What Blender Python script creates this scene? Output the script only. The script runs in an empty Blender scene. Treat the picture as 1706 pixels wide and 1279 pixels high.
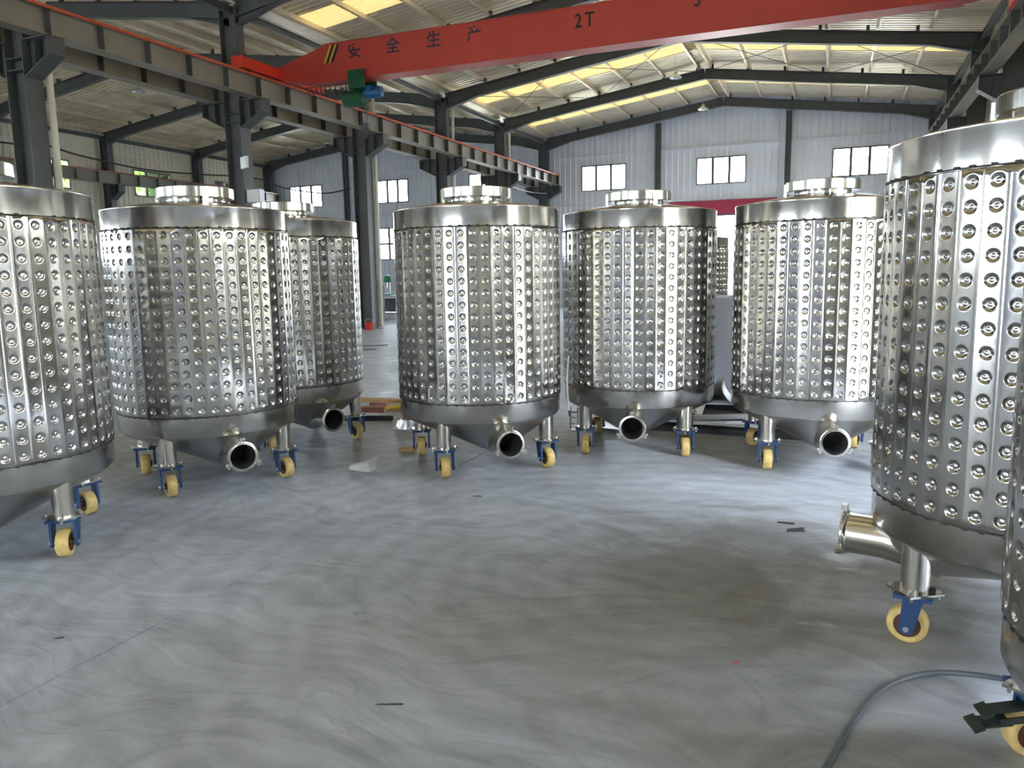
import bpy, math, random
from mathutils import Vector, Matrix
random.seed(7)
PI = math.pi
sc = bpy.context.scene
COL = sc.collection

# ------------------------------------------------------------------ camera
CAM_H = 1.5
F_PX, YAW, PITCH, ROLL = 1300.0, 22.5, 8.1, 1.0
cam = bpy.data.cameras.new('camera')
cam_o = bpy.data.objects.new('camera', cam)
COL.objects.link(cam_o)
cam.sensor_fit = 'HORIZONTAL'
cam.sensor_width = 36.0
cam.lens = F_PX / 1706.0 * 36.0
cam.clip_start = 0.05
cam.clip_end = 400
_y, _p, _r = map(math.radians, (YAW, PITCH, ROLL))
_fw = Vector((-math.sin(_y) * math.cos(_p), math.cos(_y) * math.cos(_p), -math.sin(_p)))
_rt = Vector((math.cos(_y), math.sin(_y), 0))
_up = _rt.cross(_fw)
_rt2 = _rt * math.cos(_r) - _up * math.sin(_r)
_up2 = _rt * math.sin(_r) + _up * math.cos(_r)
_m = Matrix((_rt2, _up2, -_fw)).transposed().to_4x4()
_m.translation = Vector((0, 0, CAM_H))
cam_o.matrix_world = _m
sc.camera = cam_o

# ------------------------------------------------------------------ render look, sky
sc.view_settings.view_transform = 'Standard'
sc.view_settings.look = 'None'
sc.view_settings.gamma = 1.0
sc.view_settings.use_curve_mapping = False
sc.view_settings.exposure = 0.88
sc.cycles.use_denoising = True
sc.cycles.max_bounces = 10
sc.cycles.diffuse_bounces = 6
sc.cycles.glossy_bounces = 5
sc.cycles.transparent_max_bounces = 12
sc.cycles.sample_clamp_indirect = 12.0
sc.cycles.caustics_reflective = False
sc.cycles.caustics_refractive = False
world = bpy.data.worlds.new('overcast_sky')
sc.world = world
world.use_nodes = True
bg = world.node_tree.nodes['Background']
bg.inputs[0].default_value = (0.82, 0.91, 1.0, 1)
bg.inputs[1].default_value = 26.0

# hall dimensions (metres): camera stands at x=0, y=0
XL, XV, XR = -27.6, -12.1, 3.45          # left wall, valley columns, right wall
RIDGE_M, RIDGE_L = -4.45, -19.75
YB, YF = 34.0, -15.6                     # back wall, front wall
FRAMES = [-10.33, -5.46, -0.59, 4.28, 9.15, 14.02, 18.89, 23.76, 28.63, 33.5]
BAY = 4.87
Z_EAVE, Z_RIDGE = 7.5, 8.53              # underside of the roof sheets


def portal(name, loc, rot, sx, sy):
    l = bpy.data.lights.new(name, 'AREA')
    l.shape = 'RECTANGLE'
    l.size, l.size_y = sx, sy
    l.cycles.is_portal = True
    o = bpy.data.objects.new(name, l)
    COL.objects.link(o)
    o.location = loc
    o.rotation_euler = rot
    return o


# ------------------------------------------------------------------ materials
MATS = {}


def mat(name, col, rough=0.5, metal=0.0, noise=0.0, nscale=8.0, bump=0.0, bscale=40.0, spec=0.5, stretch=None):
    m = bpy.data.materials.new(name)
    m.use_nodes = True
    nt = m.node_tree
    b = nt.nodes['Principled BSDF']
    b.inputs['Base Color'].default_value = (*col, 1)
    b.inputs['Roughness'].default_value = rough
    b.inputs['Metallic'].default_value = metal
    b.inputs['Specular IOR Level'].default_value = spec
    if noise or bump:
        tc = nt.nodes.new('ShaderNodeTexCoord')
        src = tc.outputs['Object']
        if stretch:
            mp = nt.nodes.new('ShaderNodeMapping')
            mp.inputs['Scale'].default_value = stretch
            nt.links.new(src, mp.inputs['Vector'])
            src = mp.outputs['Vector']
    if noise:
        n = nt.nodes.new('ShaderNodeTexNoise')
        n.inputs['Scale'].default_value = nscale
        n.inputs['Detail'].default_value = 5
        nt.links.new(src, n.inputs['Vector'])
        r = nt.nodes.new('ShaderNodeMapRange')
        r.inputs['From Min'].default_value = 0.3
        r.inputs['From Max'].default_value = 0.7
        r.inputs['To Min'].default_value = 1 - noise
        r.inputs['To Max'].default_value = 1 + noise
        nt.links.new(n.outputs['Fac'], r.inputs['Value'])
        h = nt.nodes.new('ShaderNodeVectorMath')
        h.operation = 'SCALE'
        h.inputs[0].default_value = col
        nt.links.new(r.outputs['Result'], h.inputs['Scale'])
        nt.links.new(h.outputs['Vector'], b.inputs['Base Color'])
    if bump:
        n2 = nt.nodes.new('ShaderNodeTexNoise')
        n2.inputs['Scale'].default_value = bscale
        n2.inputs['Detail'].default_value = 3
        nt.links.new(src, n2.inputs['Vector'])
        bp = nt.nodes.new('ShaderNodeBump')
        bp.inputs['Strength'].default_value = bump
        bp.inputs['Distance'].default_value = 0.01
        nt.links.new(n2.outputs['Fac'], bp.inputs['Height'])
        nt.links.new(bp.outputs['Normal'], b.inputs['Normal'])
    MATS[name] = m
    return m


mat('steel_jacket', (0.50, 0.49, 0.475), 0.12, 1.0)
mat('steel_band', (0.52, 0.505, 0.48), 0.19, 1.0, noise=0.04, nscale=6, stretch=(1, 1, 14))
mat('steel_cone', (0.50, 0.49, 0.47), 0.30, 1.0, noise=0.06, nscale=5)
mat('steel_polish', (0.66, 0.64, 0.60), 0.16, 1.0)
mat('steel_pipe', (0.60, 0.57, 0.52), 0.22, 1.0, noise=0.08, nscale=9)
mat('steel_inside', (0.16, 0.16, 0.17), 0.55, 0.9)
mat('weld', (0.06, 0.058, 0.055), 0.6, 0.5)
mat('bolt', (0.55, 0.54, 0.52), 0.3, 1.0)
mat('caster_blue', (0.012, 0.055, 0.17), 0.42, 0.0, noise=0.2, nscale=30)
mat('wheel_cream', (0.72, 0.52, 0.20), 0.5, 0.0, noise=0.16, nscale=25)
mat('wheel_hub', (0.10, 0.035, 0.02), 0.6)
mat('frame_paint', (0.085, 0.093, 0.096), 0.5, 0.0, noise=0.12, nscale=3)
mat('girder_paint', (0.27, 0.245, 0.205), 0.5, 0.0, noise=0.1, nscale=2)
mat('purlin_zinc', (0.74, 0.64, 0.48), 0.42, 0.35, noise=0.1, nscale=3)
mat('roof_sheet', (0.82, 0.73, 0.56), 0.36, 0.4, noise=0.14, nscale=0.7)
mat('clad_cream', (0.68, 0.64, 0.54), 0.5, 0.0, noise=0.05, nscale=1.2)
mat('clad_grey', (0.73, 0.77, 0.86), 0.5, 0.0, noise=0.05, nscale=1.2)
mat('pane_frame', (0.10, 0.10, 0.105), 0.4)
mat('crane_red', (0.52, 0.056, 0.042), 0.42, 0.0, noise=0.06, nscale=2)
mat('carriage_red', (0.75, 0.05, 0.025), 0.4)
mat('bar_orange', (0.55, 0.09, 0.035), 0.45)
mat('letter_blue', (0.012, 0.022, 0.07), 0.5)
mat('letter_black', (0.012, 0.012, 0.014), 0.5)
mat('stripe_yellow', (0.75, 0.45, 0.06), 0.5)
mat('hoist_green', (0.01, 0.10, 0.05), 0.4, noise=0.2, nscale=12)
mat('motor_blue', (0.012, 0.10, 0.30), 0.35)
mat('cable_black', (0.02, 0.02, 0.022), 0.5)
mat('cable_white', (0.55, 0.55, 0.55), 0.5)
mat('hose_grey', (0.10, 0.125, 0.15), 0.45)
mat('machine_green', (0.02, 0.22, 0.11), 0.4, noise=0.1)
mat('machine_dark', (0.05, 0.055, 0.065), 0.5)
mat('cardboard', (0.50, 0.27, 0.14), 0.8, noise=0.1)
mat('banner_red', (0.36, 0.03, 0.07), 0.6)
mat('banner_ink', (0.75, 0.62, 0.62), 0.6)
mat('timber', (0.42, 0.25, 0.10), 0.7, noise=0.2, nscale=12, stretch=(1, 12, 12))
mat('timber_red', (0.34, 0.14, 0.09), 0.7, noise=0.2, nscale=12)
mat('plastic_yellow', (0.70, 0.52, 0.05), 0.5)
mat('paper_white', (0.72, 0.72, 0.75), 0.7, noise=0.05)
mat('signal_red', (0.62, 0.04, 0.03), 0.5)
mat('lamp_metal', (0.55, 0.56, 0.58), 0.3, 0.8)
mat('lamp_glass', (0.75, 0.77, 0.8), 0.2)
mat('sheet_bright', (0.80, 0.81, 0.84), 0.38, 0.6, bump=0.35, bscale=6)
mat('sheet_white', (0.86, 0.88, 0.92), 0.35, 0.35, bump=0.3, bscale=5)
mat('sheet_dull', (0.42, 0.43, 0.46), 0.4, 0.85, noise=0.15, nscale=4)
mat('plate_film', (0.40, 0.42, 0.48), 0.35, 0.35)
mat('scrap_dark', (0.04, 0.04, 0.043), 0.6, 0.3)
mat('bark', (0.12, 0.08, 0.05), 0.9)
mat('leaf', (0.16, 0.30, 0.05), 0.6, noise=0.3, nscale=3)
mat('brake_green', (0.018, 0.032, 0.025), 0.5)
mat('yard', (0.42, 0.39, 0.33), 0.9, noise=0.1, nscale=0.6)


def glass_mat():
    m = bpy.data.materials.new('window_glass')
    m.use_nodes = True
    nt = m.node_tree
    nt.nodes.remove(nt.nodes['Principled BSDF'])
    out = nt.nodes['Material Output']
    t = nt.nodes.new('ShaderNodeBsdfTransparent')
    t.inputs[0].default_value = (0.94, 0.96, 0.97, 1)
    g = nt.nodes.new('ShaderNodeBsdfGlossy')
    g.inputs['Roughness'].default_value = 0.05
    fr = nt.nodes.new('ShaderNodeFresnel')
    fr.inputs[0].default_value = 1.45
    mx = nt.nodes.new('ShaderNodeMixShader')
    nt.links.new(fr.outputs[0], mx.inputs[0])
    nt.links.new(t.outputs[0], mx.inputs[1])
    nt.links.new(g.outputs[0], mx.inputs[2])
    nt.links.new(mx.outputs[0], out.inputs['Surface'])
    MATS['glass'] = m


glass_mat()


def frp_mat():
    m = bpy.data.materials.new('aged_translucent_sheet')
    m.use_nodes = True
    nt = m.node_tree
    nt.nodes.remove(nt.nodes['Principled BSDF'])
    t = nt.nodes.new('ShaderNodeBsdfTranslucent')
    t.inputs[0].default_value = (0.024, 0.0185, 0.0075, 1)
    d = nt.nodes.new('ShaderNodeBsdfDiffuse')
    d.inputs[0].default_value = (0.62, 0.52, 0.30, 1)
    a = nt.nodes.new('ShaderNodeAddShader')
    nt.links.new(t.outputs[0], a.inputs[0])
    nt.links.new(d.outputs[0], a.inputs[1])
    nt.links.new(a.outputs[0], nt.nodes['Material Output'].inputs['Surface'])
    MATS['frp'] = m


frp_mat()


def concrete_mat():
    m = bpy.data.materials.new('power_trowelled_concrete')
    m.use_nodes = True
    nt = m.node_tree
    N, L = nt.nodes, nt.links
    b = N['Principled BSDF']
    geo = N.new('ShaderNodeNewGeometry')

    def noise(scale, detail, dist, vec, rough=0.55):
        n = N.new('ShaderNodeTexNoise')
        n.inputs['Scale'].default_value = scale
        n.inputs['Detail'].default_value = detail
        n.inputs['Distortion'].default_value = dist
        n.inputs['Roughness'].default_value = rough
        L.new(vec, n.inputs['Vector'])
        return n.outputs['Fac']

    # warped coordinates, so that trowel and broom strokes curl
    wn = N.new('ShaderNodeTexNoise')
    wn.inputs['Scale'].default_value = 0.75
    wn.inputs['Detail'].default_value = 2
    L.new(geo.outputs['Position'], wn.inputs['Vector'])
    wo = N.new('ShaderNodeVectorMath')
    wo.operation = 'MULTIPLY_ADD'
    wo.inputs[1].default_value = (1.5, 1.5, 0)
    L.new(wn.outputs['Color'], wo.inputs[0])
    L.new(geo.outputs['Position'], wo.inputs[2])

    def mapping(rot, scale, warp=False):
        mp = N.new('ShaderNodeMapping')
        mp.inputs['Rotation'].default_value = (0, 0, rot)
        mp.inputs['Scale'].default_value = scale
        L.new(wo.outputs[0] if warp else geo.outputs['Position'], mp.inputs['Vector'])
        return mp.outputs['Vector']

    def rng(v, a, c, lo, hi):
        r = N.new('ShaderNodeMapRange')
        r.inputs['From Min'].default_value = a
        r.inputs['From Max'].default_value = c
        r.inputs['To Min'].default_value = lo
        r.inputs['To Max'].default_value = hi
        L.new(v, r.inputs['Value'])
        return r.outputs['Result']

    def mul(a, c):
        r = N.new('ShaderNodeMath')
        r.operation = 'MULTIPLY'
        L.new(a, r.inputs[0])
        L.new(c, r.inputs[1])
        return r.outputs[0]

    big = rng(noise(0.55, 4, 0.6, mapping(0.3, (1, 1, 1))), 0.3, 0.7, 0.84, 1.14)
    swirl = rng(noise(1.5, 6, 2.6, mapping(0.5, (1, 1.6, 1)), 0.62), 0.3, 0.72, 0.85, 1.13)
    streak = rng(noise(1.8, 7, 0.6, mapping(-0.35, (0.7, 4.5, 1), True), 0.62), 0.3, 0.7, 0.86, 1.13)
    streak2 = rng(noise(3.0, 7, 0.5, mapping(0.9, (0.6, 6, 1), True), 0.65), 0.32, 0.72, 0.89, 1.10)
    grit = rng(noise(60, 3, 0, mapping(0, (1, 1, 1))), 0.3, 0.7, 0.95, 1.05)
    # trowel arcs: rings about a point of the floor, broken up by noise
    sub = N.new('ShaderNodeVectorMath')
    sub.operation = 'SUBTRACT'
    sub.inputs[1].default_value = (-0.75, 3.7, 0)
    L.new(geo.outputs['Position'], sub.inputs[0])
    wv = N.new('ShaderNodeTexWave')
    wv.wave_type = 'RINGS'
    wv.rings_direction = 'Z'
    wv.inputs['Scale'].default_value = 1.5
    wv.inputs['Distortion'].default_value = 7
    wv.inputs['Detail'].default_value = 4
    wv.inputs['Detail Scale'].default_value = 1.3
    L.new(sub.outputs[0], wv.inputs['Vector'])
    arcs = rng(wv.outputs['Fac'], 0, 1, 0.93, 1.06)
    # rubber scuffs: thin dark marks
    sc1 = noise(0.9, 3, 0.8, mapping(0.15, (0.8, 2.2, 1), True), 0.45)
    scuff = N.new('ShaderNodeMath')
    scuff.operation = 'SUBTRACT'
    scuff.inputs[1].default_value = 0.5
    L.new(sc1, scuff.inputs[0])
    ab = N.new('ShaderNodeMath')
    ab.operation = 'ABSOLUTE'
    L.new(scuff.outputs[0], ab.inputs[0])
    line = rng(ab.outputs[0], 0.0, 0.010, 0.86, 1.0)
    # trodden-in brown dirt in irregular patches, with the large near tank's shadow painted in
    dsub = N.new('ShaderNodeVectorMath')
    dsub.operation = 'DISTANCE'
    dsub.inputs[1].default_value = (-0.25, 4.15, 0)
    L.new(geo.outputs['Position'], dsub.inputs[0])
    near = rng(dsub.outputs['Value'], 0.35, 1.5, 0.26, 0.0)  # painted shade of the large near tank, centred left of it
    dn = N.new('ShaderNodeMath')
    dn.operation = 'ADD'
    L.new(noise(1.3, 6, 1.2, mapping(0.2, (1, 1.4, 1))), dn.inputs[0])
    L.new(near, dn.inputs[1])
    dirt_shade = rng(dn.outputs[0], 0.56, 0.78, 0.0, 0.55)
    v = mul(mul(mul(big, swirl), mul(streak, streak2)), mul(grit, mul(arcs, line)))
    vm = N.new('ShaderNodeVectorMath')
    vm.operation = 'SCALE'
    vm.inputs[0].default_value = (0.42, 0.45, 0.515)
    L.new(v, vm.inputs['Scale'])
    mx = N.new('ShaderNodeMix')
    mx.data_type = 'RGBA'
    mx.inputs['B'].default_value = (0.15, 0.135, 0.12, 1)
    L.new(dirt_shade, mx.inputs['Factor'])
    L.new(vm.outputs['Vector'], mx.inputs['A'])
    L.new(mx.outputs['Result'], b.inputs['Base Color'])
    L.new(rng(noise(1.8, 5, 1.5, mapping(0.4, (1, 2, 1))), 0.3, 0.7, 0.42, 0.66), b.inputs['Roughness'])
    bp = N.new('ShaderNodeBump')
    bp.inputs['Strength'].default_value = 0.12
    bp.inputs['Distance'].default_value = 0.004
    L.new(noise(9, 4, 1.0, mapping(-0.35, (1, 3, 1))), bp.inputs['Height'])
    L.new(bp.outputs['Normal'], b.inputs['Normal'])
    MATS['concrete'] = m


concrete_mat()


# ------------------------------------------------------------------ helpers
class MB:
    def __init__(self):
        self.v, self.f = [], []

    def add(self, vs, fs):
        o = len(self.v)
        self.v += [tuple(p) for p in vs]
        self.f += [tuple(i + o for i in f) for f in fs]
        return self

    def box(self, x0, x1, y0, y1, z0, z1):
        vs = [(x, y, z) for z in (z0, z1) for y in (y0, y1) for x in (x0, x1)]
        return self.add(vs, [(0, 2, 3, 1), (4, 5, 7, 6), (0, 1, 5, 4), (2, 6, 7, 3), (0, 4, 6, 2), (1, 3, 7, 5)])

    def bar(self, p0, p1, w, h, up=(0, 0, 1)):
        """rectangular bar from p0 to p1, w wide, h high about the axis"""
        p0, p1 = Vector(p0), Vector(p1)
        d = (p1 - p0).normalized()
        u = Vector(up)
        s = d.cross(u)
        if s.length < 1e-4:
            s = d.cross(Vector((1, 0, 0)))
        s.normalize()
        t = s.cross(d)
        vs = []
        for p in (p0, p1):
            for a, c in ((-1, -1), (1, -1), (1, 1), (-1, 1)):
                vs.append(p + s * (a * w / 2) + t * (c * h / 2))
        return self.add(vs, [(3, 2, 1, 0), (4, 5, 6, 7), (0, 1, 5, 4), (1, 2, 6, 5), (2, 3, 7, 6), (3, 0, 4, 7)])

    def ibeam(self, p0, p1, h, w, tf=0.02, tw=0.012, up=(0, 0, 1)):
        p0, p1 = Vector(p0), Vector(p1)
        d = (p1 - p0).normalized()
        u = Vector(up)
        s = d.cross(u).normalized()
        t = s.cross(d)
        o = t * (h / 2 - tf / 2)
        self.bar(p0 + o, p1 + o, w, tf, up)
        self.bar(p0 - o, p1 - o, w, tf, up)
        self.bar(p0, p1, tw, h - 2 * tf, up)
        return self

    def cyl(self, p0, p1, r0, r1=None, seg=20, cap=True):
        r1 = r0 if r1 is None else r1
        p0, p1 = Vector(p0), Vector(p1)
        d = (p1 - p0).normalized()
        s = d.orthogonal().normalized()
        t = d.cross(s)
        vs = []
        for p, r in ((p0, r0), (p1, r1)):
            for i in range(seg):
                a = 2 * PI * i / seg
                vs.append(p + s * (r * math.cos(a)) + t * (r * math.sin(a)))
        fs = [(i, (i + 1) % seg, seg + (i + 1) % seg, seg + i) for i in range(seg)]
        if cap:
            fs += [tuple(range(seg - 1, -1, -1)), tuple(range(seg, 2 * seg))]
        return self.add(vs, fs)

    def lathe(self, prof, seg=64, centre=(0, 0, 0), axis=None, closed=False, wob=None):
        """prof: list of (r, z). axis None means +z"""
        M = Matrix.Identity(3)
        if axis is not None:
            M = Vector((0, 0, 1)).rotation_difference(Vector(axis)).to_matrix()
        c = Vector(centre)
        n = len(prof)
        vs = []
        for r, z in prof:
            for i in range(seg):
                a = 2 * PI * i / seg
                rr = r + (wob(a) if wob else 0.0)
                vs.append(c + M @ Vector((rr * math.cos(a), rr * math.sin(a), z)))
        fs = []
        rng = range(n if closed else n - 1)
        for j in rng:
            k = (j + 1) % n
            for i in range(seg):
                i2 = (i + 1) % seg
                fs.append((j * seg + i, j * seg + i2, k * seg + i2, k * seg + i))
        return self.add(vs, fs)

    def tube(self, pts, r, seg=10):
        pts = [Vector(p) for p in pts]
        vs, fs = [], []
        prev = None
        for k, p in enumerate(pts):
            d = (pts[min(k + 1, len(pts) - 1)] - pts[max(k - 1, 0)]).normalized()
            s = d.orthogonal().normalized() if prev is None else (prev - d * prev.dot(d)).normalized()
            prev = s
            t = d.cross(s)
            for i in range(seg):
                a = 2 * PI * i / seg
                vs.append(p + s * (r * math.cos(a)) + t * (r * math.sin(a)))
        for k in range(len(pts) - 1):
            for i in range(seg):
                j = (i + 1) % seg
                fs.append((k * seg + i, k * seg + j, (k + 1) * seg + j, (k + 1) * seg + i))
        fs.append(tuple(range(seg - 1, -1, -1)))
        fs.append(tuple(range((len(pts) - 1) * seg, len(pts) * seg)))
        return self.add(vs, fs)

    def prism(self, poly, d):
        """poly: list of 3-d points (planar), extruded by vector d"""
        n = len(poly)
        d = Vector(d)
        vs = [Vector(p) for p in poly] + [Vector(p) + d for p in poly]
        fs = [tuple(range(n)), tuple(range(2 * n - 1, n - 1, -1))]
        fs += [(i, n + i, n + (i + 1) % n, (i + 1) % n) for i in range(n)]
        return self.add(vs, fs)

    def mesh(self, name, material, smooth=False, angle=35):
        me = bpy.data.meshes.new(name)
        me.from_pydata(self.v, [], self.f)
        me.materials.append(MATS[material])
        me.update()
        import bmesh
        bm = bmesh.new()
        bm.from_mesh(me)
        bmesh.ops.recalc_face_normals(bm, faces=bm.faces)
        bm.to_mesh(me)
        bm.free()
        if smooth:
            me.shade_smooth()
            if angle:
                me.set_sharp_from_angle(angle=math.radians(angle))
        return me

    def build(self, name, material, parent=None, smooth=False, loc=None, angle=35):
        return link(name, self.mesh(name, material, smooth, angle), parent, loc)


def link(name, me, parent=None, loc=None, rotz=None):
    o = bpy.data.objects.new(name, me)
    COL.objects.link(o)
    if parent is not None:
        o.parent = parent
    if loc is not None:
        o.location = loc
    if rotz is not None:
        o.rotation_euler = (0, 0, rotz)
    return o


def tag(o, label, cat, group=None):
    o['label'] = label
    o['category'] = cat
    if group:
        o['group'] = group
    return o


def struct(o, label=None):
    o['kind'] = 'structure'
    if label:
        o['label'] = label
    return o


def empty(name, loc=(0, 0, 0), rz=0.0):
    o = bpy.data.objects.new(name, None)
    COL.objects.link(o)
    o.empty_display_size = 0.1
    o.location = loc
    o.rotation_euler = (0, 0, rz)
    return o


def thing(name, label, cat, loc=(0, 0, 0), rz=0.0, group=None):
    return tag(empty(name, loc, rz), label, cat, group)


def copy_tree(o, parent=None):
    c = o.copy()
    COL.objects.link(c)
    c.parent = parent
    for ch in o.children:
        copy_tree(ch, c)
    return c


# ------------------------------------------------------------------ floor
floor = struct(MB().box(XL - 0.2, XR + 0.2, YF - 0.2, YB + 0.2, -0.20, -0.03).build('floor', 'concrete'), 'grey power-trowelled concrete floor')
jx = [XL - 0.2, -22.7, -17.7, -12.7, -7.7, -2.70, 1.95, XR + 0.2]
for a, c in zip(jx[:-1], jx[1:]):
    g = 0.005
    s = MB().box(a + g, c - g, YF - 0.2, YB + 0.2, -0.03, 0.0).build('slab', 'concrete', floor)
yard = struct(MB().box(-90, 70, -90, 110, -0.4, -0.21).build('yard_ground', 'yard'), 'pale ground outside the hall')

# ------------------------------------------------------------------ windows, openings and cladding
# openings per wall: (u0, u1, z0, z1)
HIGH = (5.0, 6.1)
LOW = (2.25, 3.8)
BACK_HIGH = [-25.35, -20.2, -15.0, -9.65, -4.53, 0.6]
back_open = [(c - 0.98, c + 0.98, *HIGH) for c in BACK_HIGH]
back_open += [(c - 0.98, c + 0.98, *LOW) for c in (-25.35, -20.2, -15.0, -9.65, 0.6)]
back_door = (-6.3, -2.7, 0.0, 3.7)
MID = [(a + c) / 2 for a, c in zip(FRAMES[:-1], FRAMES[1:])]
left_open = [(c - 0.98, c + 0.98, *HIGH) for c in MID] + [(c - 0.98, c + 0.98, *LOW) for c in MID]
right_doors = [(0.35, 1.3, 0.0, 3.0), (2.5, 4.75, 0.0, 3.6)]
right_open = [(c - 0.98, c + 0.98, *HIGH) for c in MID] + [(c - 0.98, c + 0.98, *LOW) for c in MID if not (-1 < c < 6.5)]
front_doors = [(-6.4, -2.5, 0.0, 4.4), (-22.5, -17.0, 0.0, 4.6)]
front_open = [(c - 0.98, c + 0.98, *HIGH) for c in (-25.35, -15.0, -9.65, 0.6)]


def roof_z(x):
    """height of the roof sheet over x"""
    for x0, xr, x1 in ((XL - 0.1, RIDGE_L, XV), (XV, RIDGE_M, XR + 0.1)):
        if x0 <= x <= x1:
            t = (x - x0) / (xr - x0) if x <= xr else (x1 - x) / (x1 - xr)
            return Z_EAVE + (Z_RIDGE - Z_EAVE) * t
    return Z_EAVE


def clad(name, u0, u1, openings, top, place, material, label):
    """ribbed sheet wall; place(u, d, z) -> world point, d = depth outwards"""
    mb = MB()
    P = 0.25
    n = int(round((u1 - u0) / P))
    P = (u1 - u0) / n
    for i in range(n):
        a = u0 + i * P
        m = a + P / 2
        cuts = sorted((o[2], o[3]) for o in openings if o[0] - 0.02 <= m <= o[1] + 0.02)
        z = 0.0
        segs = []
        for c0, c1 in cuts:
            if c0 > z + 0.01:
                segs.append((z, c0))
            z = max(z, c1)
        segs.append((z, top(m) + 0.058))
        prof = [(0, 0), (0.70 * P, 0), (0.78 * P, -0.028), (0.92 * P, -0.028), (P, 0)]
        for z0, z1 in segs:
            vs = [place(a + q, d, z0) for q, d in prof] + [place(a + q, d, z1) for q, d in prof]
            k = len(prof)
            mb.add(vs, [(j, j + 1, k + j + 1, k + j) for j in range(k - 1)])
    me = mb.mesh(name, material)
    o = struct(link(name, me), label)
    sol = o.modifiers.new('thickness', 'SOLIDIFY')
    sol.thickness = 0.012
    sol.offset = 0
    return o


def snap(op, u0, u1):
    """opening edges on the ribs so sheets end exactly at the frame"""
    n = int(round((u1 - u0) / 0.25))
    P = (u1 - u0) / n
    return (u0 + round((op[0] - u0) / P) * P, u0 + round((op[1] - u0) / P) * P, op[2], op[3])


back_open = [snap(o, XL, XR) for o in back_open]
back_door = snap(back_door, XL, XR)
left_open = [snap(o, YF, YB) for o in left_open]
right_open = [snap(o, YF, YB) for o in right_open]
right_doors = [snap(o, YF, YB) for o in right_doors]
front_open = [snap(o, XL, XR) for o in front_open]
front_doors = [snap(o, XL, XR) for o in front_doors]

pl_back = lambda u, d, z: (u, YB + d, z)
pl_front = lambda u, d, z: (u, YF - d, z)
pl_left = lambda u, d, z: (XL - d, u, z)
pl_right = lambda u, d, z: (XR + d, u, z)
clad('wall_back', XL, XR, back_open + [back_door], roof_z, pl_back, 'clad_grey', 'grey ribbed sheet gable wall at the far end')
clad('wall_front', XL, XR, front_open + front_doors, roof_z, pl_front, 'clad_grey', 'grey ribbed sheet gable wall behind the camera')
clad('wall_left', YF, YB, left_open, lambda u: Z_EAVE, pl_left, 'clad_cream', 'cream ribbed sheet side wall of the left bay')
clad('wall_right', YF, YB, right_open + right_doors, lambda u: Z_EAVE, pl_right, 'clad_cream', 'cream ribbed sheet side wall on the right')

WN = [0]


def window(op, place, rows=1):
    u0, u1, z0, z1 = op
    WN[0] += 1
    root = struct(empty('window_%d' % WN[0], place((u0 + u1) / 2, 0, z0)))
    root.location = (0, 0, 0)

    def bx(a, c, e, g, d0, d1):
        p, q = place(a, d0, e), place(c, d1, g)
        lo = [min(p[i], q[i]) for i in range(3)]
        hi = [max(p[i], q[i]) for i in range(3)]
        return (lo[0], hi[0], lo[1], hi[1], lo[2], hi[2])
    fr = MB()
    w = 0.05
    fr.box(*bx(u0, u1, z0, z0 + w, -0.05, 0.03)).box(*bx(u0, u1, z1 - w, z1, -0.05, 0.03))
    fr.box(*bx(u0, u0 + w, z0 + w, z1 - w, -0.05, 0.03)).box(*bx(u1 - w, u1, z0 + w, z1 - w, -0.05, 0.03))
    fr.build('window_frame', 'pane_frame', root)
    W = (u1 - u0) / 3
    Hh = (z1 - z0) / rows
    for i in (1, 2):
        MB().box(*bx(u0 + i * W - 0.055, u0 + i * W + 0.055, z0 + w, z1 - w, -0.04, 0.02)).build('mullion', 'pane_frame', root)
    for r in range(1, rows):
        MB().box(*bx(u0 + w, u1 - w, z0 + r * Hh - 0.05, z0 + r * Hh + 0.05, -0.035, 0.015)).build('transom', 'pane_frame', root)
    for i in range(3):
        for r in range(rows):
            MB().box(*bx(u0 + i * W + 0.02, u0 + (i + 1) * W - 0.02, z0 + r * Hh + 0.02, z0 + (r + 1) * Hh - 0.02, -0.008, -0.002)).build('pane', 'glass', root)
    return root


for ops, pl in ((back_open, pl_back), (left_open, pl_left), (right_open, pl_right), (front_open, pl_front)):
    for op in ops:
        window(op, pl, 2 if op[2] < 4 else 1)

# window and door portals (they only guide the sky light through the openings)
ROT = {'b': (-PI / 2, 0, 0), 'f': (PI / 2, 0, 0), 'l': (0, -PI / 2, 0), 'r': (0, PI / 2, 0)}
for key, ops, pl in (('b', back_open + [back_door], pl_back), ('f', front_open + front_doors, pl_front), ('l', left_open, pl_left), ('r', right_open + right_doors, pl_right)):
    for u0, u1, z0, z1 in ops:
        a, c = (u1 - u0, z1 - z0)
        if key in 'lr':
            a, c = c, a
        portal('sky_portal', pl((u0 + u1) / 2, 0.10, (z0 + z1) / 2), ROT[key], a, c)


def door_frame(n, op, place, leaf):
    u0, u1, z0, z1 = op
    root = struct(empty('door_%d' % n), 'open factory doorway')

    def bx(a, c, e, g, d0, d1):
        p, q = place(a, d0, e), place(c, d1, g)
        lo = [min(p[i], q[i]) for i in range(3)]
        hi = [max(p[i], q[i]) for i in range(3)]
        return (lo[0], hi[0], lo[1], hi[1], lo[2], hi[2])
    w = 0.12
    MB().box(*bx(u0 - w, u0, z0, z1 + w, -0.1, 0.06)).build('door_jamb', 'frame_paint', root)
    MB().box(*bx(u1, u1 + w, z0, z1 + w, -0.1, 0.06)).build('door_jamb', 'frame_paint', root)
    MB().box(*bx(u0, u1, z1, z1 + w, -0.1, 0.06)).build('door_lintel', 'frame_paint', root)
    return root


door_frame(1, back_door, pl_back, True)
door_frame(2, right_doors[0], pl_right, True)
door_frame(5, right_doors[1], pl_right, True)
door_frame(3, front_doors[0], pl_front, True)
door_frame(4, front_doors[1], pl_front, True)

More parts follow.
